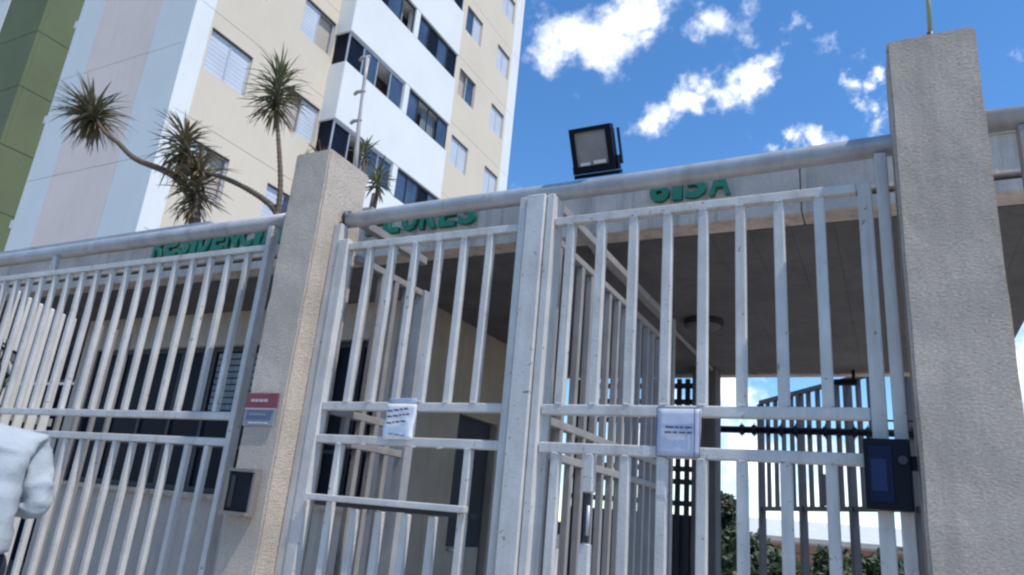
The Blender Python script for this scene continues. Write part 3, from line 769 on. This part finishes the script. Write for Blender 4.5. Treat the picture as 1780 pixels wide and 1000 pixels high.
b = bmesh.new(); tube(b, *ringed(pa, .028, 0.016), 8); obj('stem', b, M['stem'], d3, True)
crown(d3, RP(-1.180, .862), (-.08, 0, 1), 210, .37, .021, [M['leafd'], M['leafd'], M['leafy'], M['leafb']], length=.34, spread=.9, seed=4)
d4 = thing('dracaena', (-4.9, YK + .1, H + 2.33), 'dark leaning dracaena stem crossing low in front of the tower window', 'plant', G2)
pa = smooth_path([RP(-1.09, .53), RP(-1.114, .575), RP(-1.19, .625), RP(-1.29, .673), RP(-1.37, .70)])
b = bmesh.new(); tube(b, *ringed(pa, .032, 0.020), 8); obj('stem', b, M['stem'], d4, True)
crown(d4, RP(-1.40, .715), (-.8, 0, .6), 70, .36, .028, [M['leafd'], M['leafb']], length=.25, seed=5)
d5 = thing('small_yucca', (-.852 * YK, YK, H + 2.33), 'small yellow green spiky plant just above the left end of the overhead tube', 'plant')
b = bmesh.new(); tube(b, [RP(-.855, .53), RP(-.852, .575)], .03, 8); obj('stem', b, M['stem'], d5, True)
crown(d5, RP(-.852, .60), (0, 0, 1), 60, .20, .022, [M['leafy'], M['leafd'], M['leafb']], length=.12, spread=.8, seed=6)
d6 = thing('small_yucca', (-.885 * YK, YK + .1, H + 2.33), 'small yellow spiky plant behind the electric fence pole', 'plant')
b = bmesh.new(); tube(b, [RP(-.885, .53), RP(-.892, .655)], .02, 8); obj('stem', b, M['stem'], d6, True)
crown(d6, RP(-.895, .67), (0, 0, 1), 45, .17, .018, [M['leafy'], M['leafy'], M['leafd']], length=.1, spread=.8, seed=7)
d7 = thing('weed_tuft', (-2.40, 2.35, ZP), 'small reddish dry weed tuft growing on top of the left rendered pillar', 'weed')
crown(d7, (-2.38, 2.35, ZP + .01), (0, 0, 1), 40, .085, .006, [M['weed'], M['weed'], M['leafb']], length=.03, spread=.55, seed=8)
crown(d7, (-2.44, 2.32, ZP + .005), (0, 0, 1), 20, .05, .005, [M['weed'], M['leafy']], length=.02, spread=.55, seed=9)
# scribbly climbing plant on palings
cp = tag(bpy.data.objects.new('tmp', None), None)
bpy.data.objects.remove(cp)
vn = thing('climbing_plant', (-5.07, 2.6, H + .5), 'dark leafy climber hanging on the white palings at the left edge', 'plant')
b = bmesh.new(); rr = random.Random(12)
for y0 in (2.50, 2.57, 2.64):
    tube(b, smooth_path([(-5.07, y0 + rr.uniform(-.02, .02), H + z) for z in (.28, .42, .55, .70, .82)], 4), .005, 5)
obj('stem', b, M['bark'], vn)
LV = leaf_mesh(.07, .05, .5, M['hedge'], 3)
for i in range(46):
    o = link('leaf', LV, vn, (-5.06, rr.uniform(2.46, 2.68), H + rr.uniform(.34, .82))); o.rotation_euler = (rr.uniform(0, 6), rr.uniform(-1, 1), rr.uniform(0, 6))

# ------------------------------------------------------------------ behind: hedge, trees, houses
def leafy(name, n, boxr, m, parent=None, size=.09, seed=0, blobs=6):
    r = random.Random(seed); b = bmesh.new(); (x0, x1), (y0, y1), (z0, z1) = boxr
    cs = [Vector((r.uniform(x0, x1), r.uniform(y0, y1), r.uniform(z0, z1))) for _ in range(blobs)]
    rad = min(x1 - x0, z1 - z0) * .45
    for i in range(n):
        c = r.choice(cs); d = Vector((r.gauss(0, 1), r.gauss(0, 1), r.gauss(0, .8))).normalized() * rad * r.uniform(.5, 1.05)
        p = c + d; s = size * r.uniform(.6, 1.4)
        u = Vector((r.gauss(0, 1), r.gauss(0, 1), r.gauss(0, 1))).normalized(); v = u.orthogonal().normalized()
        b.faces.new([b.verts.new(p - u * s), b.verts.new(p - v * s * .5), b.verts.new(p + u * s), b.verts.new(p + v * s * .5)])
    return obj(name, b, m, parent)
rt_ = random.Random(21)
for i, (x, y, h, w, lab) in enumerate(((-2.6, 15, 1.6, 1.0, 'dark green round tree furthest left behind the entrance passage'), (-1.3, 14, 1.45, .9, 'low dark green tree behind the column of the canopy'),
        (-.1, 15, 1.6, 1.0, 'dark green tree seen low between the middle bars of the entrance gate'), (1.2, 13, 1.4, .9, 'small green tree low behind the lock box'), (3.2, 16, 1.6, 1.2, 'dark green tree low beyond the right pillar'))):
    t = thing('tree', (x, y, 0), lab, 'tree', 'trees beyond the rear of the property')
    b = bmesh.new(); tube(b, [(x, y, 0), (x + .05, y, h * .3), (x - .03, y, h * .6)], [.09, .07, .04], 7)
    for k in range(4):
        an = k * 1.6 + i; tube(b, [(x, y, h * .35), (x + math.cos(an) * w * .5, y + math.sin(an) * w * .5, h * .7)], [.04, .012], 5)
    obj('trunk', b, M['bark'], t)
    c_ = leafy('crown', 3200, ((x - w * .8, x + w * .8), (y - w * .6, y + w * .6), (h * .35, h * .75)), M['hedge'], t, .075, i, 10); c_['kind'] = 'stuff'
sh = thing('shrub', (-1.72, 9.5, 0), 'dark rounded shrub just right of the canopy column', 'shrub')
b = bmesh.new(); tube(b, [(-1.72, 9.5, 0), (-1.72, 9.5, 1.2)], .04, 6); obj('trunk', b, M['bark'], sh)
c_ = leafy('crown', 3000, ((-2.05, -1.72), (9.3, 9.7), (.5, 1.7)), M['hedge'], sh, .05, 33, 7); c_['kind'] = 'stuff'
hw = thing('brick_wall', (-2.2, 18, 0), 'low brick garden wall beyond the trees at the back', 'wall')
bmw = bmesh.new(); box(bmw, -.235, .235, -.06, .06, 0, .175); bkm = mesh_of(bmw, 'brick', M['brick'])
for j in range(7):
    for i in range(18):
        link('brick', bkm, hw, (-6 + i * .49 + (j % 2) * .245, 18, .0 + j * .19))
bx('mortar', -6.2, 3.0, 18.005, 18.05, 0, 1.36, M['trough'], hw)
def house(x, y, w, d, h, rh, label, wm, rm):
    t = thing('house', (x, y, 0), label, 'house')
    bx('wall', x - w / 2, x + w / 2, y, y + d, 0, h, wm, t)
    b = bmesh.new()
    vs = [b.verts.new(p) for p in ((x - w / 2 - .4, y - .4, h), (x + w / 2 + .4, y - .4, h), (x + w / 2 + .4, y + d + .4, h), (x - w / 2 - .4, y + d + .4, h), (x - w / 2 - .4, y + d / 2, h + rh), (x + w / 2 + .4, y + d / 2, h + rh))]
    for f in ((0, 1, 5, 4), (2, 3, 4, 5), (0, 4, 3), (1, 2, 5), (3, 2, 1, 0)): b.faces.new([vs[i] for i in f])
    obj('roof', b, rm, t)
    for i in range(3):
        xx = x - w * .3 + i * w * .3
        f = bx('window', xx - .6, xx + .6, y - .05, y - .001, h * .4, h * .75, M['alu'], t); bx('pane', xx - .5, xx + .5, y - .06, y - .0505, h * .43, h * .72, M['glass'], f)
house(-4.5, 40, 9, 7, 1.7, .9, 'low pale house with a light metal roof in the distance through the entrance gate', M['white'], M['lightroof'])
house(6.6, 26, 8, 6, 4.3, 1.0, 'pale house with a grey roof beyond the right pillar', M['pink'], M['roofp'])
tag(leafy('distant_trees', 9000, ((-60, 60), (110, 125), (.2, 2.2)), M['hedge'], None, 1.2, 44, 60), 'dark band of distant trees on the horizon', 'trees', kind='stuff')

# ------------------------------------------------------------------ person
def skin_mesh(name, verts, edges, m, parent, root=0, sub=2):
    me = bpy.data.meshes.new(name); me.from_pydata([v[:3] for v in verts], edges, []); me.update()
    o = bpy.data.objects.new(name, me); COL.objects.link(o)
    o.modifiers.new('skin', 'SKIN'); s = o.modifiers.new('sub', 'SUBSURF'); s.levels = sub; s.render_levels = sub
    lay = me.skin_vertices[0].data
    for i, v in enumerate(verts):
        lay[i].radius = (v[3], v[4] if len(v) > 4 else v[3])
    lay[root].use_root = True
    bpy.context.view_layer.update()
    nm = bpy.data.meshes.new_from_object(o.evaluated_get(bpy.context.evaluated_depsgraph_get()))
    bpy.data.objects.remove(o); nm.materials.clear(); nm.materials.append(m)
    for p in nm.polygons: p.use_smooth = True
    return link(name, nm, parent, (0, 0, 0))
PX, PY = -3.21, 1.80
man = thing('person', (PX, PY, 0), 'person in white long-sleeved shirt and navy trousers at the left edge, forearm bent', 'person')
# faces -X, leaning forward; left side (nearer the street) is -Y
NK = (-3.40, PY, 1.50); HD = (-3.52, PY, 1.64)
bv = [(-3.13, PY, .93, .085, .08), (-3.14, PY, 1.10, .085, .09), (-3.19, PY, 1.30, .09, .10), (-3.29, PY, 1.41, .07, .07), (NK[0] + .03, PY, 1.49, .05, .05), (HD[0] + .03, PY, 1.60, .075, .07), (HD[0] - .0, PY, 1.70, .085, .075),
      (-3.19, PY - .16, 1.36, .045), (-3.08, PY - .21, 1.13, .018), (-3.26, PY - .23, 1.08, .022),
      (-3.21, PY + .16, 1.36, .045), (-3.10, PY + .21, 1.10, .036), (-3.33, PY + .18, 1.12, .026),
      (-3.18, PY - .09, .86, .085), (-3.20, PY - .10, .47, .055), (-3.17, PY - .10, .09, .035), (-3.18, PY + .09, .86, .085), (-3.18, PY + .10, .47, .055), (-3.14, PY + .10, .09, .035)]
be = [(0, 1), (1, 2), (2, 3), (3, 4), (4, 5), (5, 6), (2, 7), (7, 8), (8, 9), (2, 10), (10, 11), (11, 12), (0, 13), (13, 14), (14, 15), (0, 16), (16, 17), (17, 18)]
# hands: palm then five fingers as short chains
def hand(base, d):
    x, y, z = base; i0 = len(bv)
    bv.append((x - .05, y, z, .020)); be.append((d, i0)); bv.append((x - .085, y, z - .004, .020)); be.append((i0, i0 + 1))
    for k, (oz, ln) in enumerate(((.028, .040), (.010, .046), (-.010, .043), (-.028, .034))):
        j = len(bv); bv.append((x - .105, y, z + oz, .0085)); bv.append((x - .105 - ln * .6, y + .012, z + oz, .0078)); bv.append((x - .105 - ln, y + .034, z + oz, .0065))
        be.extend([(i0 + 1, j), (j, j + 1), (j + 1, j + 2)])
    j = len(bv); bv.append((x - .062, y + .01, z + .035, .010)); bv.append((x - .09, y + .03, z + .048, .0085)); be.extend([(i0, j), (j, j + 1)])
hand((-3.26, PY - .23, 1.08), 9); hand((-3.33, PY + .18, 1.12), 12)
body = skin_mesh('body', bv, be, M['skin'], man)
sv_ = [(-3.115, PY, .93, .128, .165), (-3.125, PY, 1.10, .125, .16), (-3.165, PY, 1.26, .135, .175), (-3.26, PY, 1.38, .105, .15), (-3.335, PY, 1.455, .062, .065),
       (-3.175, PY - .175, 1.375, .080), (-3.115, PY - .19, 1.26, .066), (-3.035, PY - .21, 1.125, .055), (-3.12, PY - .23, 1.10, .058), (-3.255, PY - .235, 1.085, .042),
       (-3.20, PY + .185, 1.385, .075), (-3.10, PY + .215, 1.12, .060), (-3.32, PY + .18, 1.12, .042)]
se = [(0, 1), (1, 2), (2, 3), (3, 4), (3, 5), (5, 6), (6, 7), (7, 8), (8, 9), (3, 10), (10, 11), (11, 12)]
shirt = skin_mesh('shirt', sv_, se, M['shirt'], man, 1, 3)
for v in shirt.data.vertices:      # cloth folds
    p = v.co; f = (1 - abs(noise.noise(Vector((p.x * 10 + p.z * 8, p.y * 5, p.z * 15 - p.x * 6))))) ** 3 * .014 - .007 + noise.noise(Vector((p.x * 26, p.y * 10, p.z * 20 + 4))) * .006
    v.co = p + v.normal * f
tv = [(-3.12, PY, 1.0, .10, .14), (-3.12, PY, .90, .122, .152), (-3.185, PY - .085, .82, .098), (-3.20, PY - .10, .47, .075), (-3.17, PY - .10, .11, .065), (-3.18, PY + .085, .82, .098), (-3.18, PY + .10, .47, .075), (-3.14, PY + .10, .11, .065)]
skin_mesh('trousers', tv, [(0, 1), (1, 2), (2, 3), (3, 4), (1, 5), (5, 6), (6, 7)], M['trous'], man)
for s_, xx in ((-1, -3.17), (1, -3.14)):
    skin_mesh('shoe', [(xx + .03, PY + s_ * .10, .045, .043), (xx - .08, PY + s_ * .10, .045, .048, .040), (xx - .19, PY + s_ * .10, .035, .040, .028)], [(0, 1), (1, 2)], M['shoe'], man)
b = bmesh.new(); bmesh.ops.create_uvsphere(b, u_segments=20, v_segments=14, radius=1, matrix=Matrix.Translation((HD[0] + .025, PY, 1.695)) @ Matrix.Diagonal((.112, .086, .112, 1)))
bmesh.ops.delete(b, geom=[v for v in b.verts if v.co.x < HD[0] - .035 and v.co.z < 1.735], context='VERTS'); obj('hair', b, M['hair'], man, True)
skin_mesh('nose', [(HD[0] - .085, PY, 1.665, .016), (HD[0] - .100, PY, 1.645, .013)], [(0, 1)], M['skin'], man, 0, 1)
for s_ in (-1, 1):
    b = bmesh.new(); bmesh.ops.create_uvsphere(b, u_segments=10, v_segments=8, radius=1, matrix=Matrix.Translation((HD[0] + .01, PY + s_ * .080, 1.655)) @ Matrix.Diagonal((.020, .010, .032, 1))); obj('ear', b, M['skin'], man, True)
    b = bmesh.new(); bmesh.ops.create_uvsphere(b, u_segments=10, v_segments=8, radius=.011, matrix=Matrix.Translation((HD[0] - .078, PY + s_ * .030, 1.675))); obj('eye', b, M['black'], man, True)

# shirt details
b = bmesh.new(); tube(b, smooth_path([(-3.31, PY - .06, 1.475), (-3.345, PY, 1.49), (-3.31, PY + .06, 1.475)], 4), .012, 8); o = obj('collar', b, M['shirt'], man, True)
man.location.x -= .19
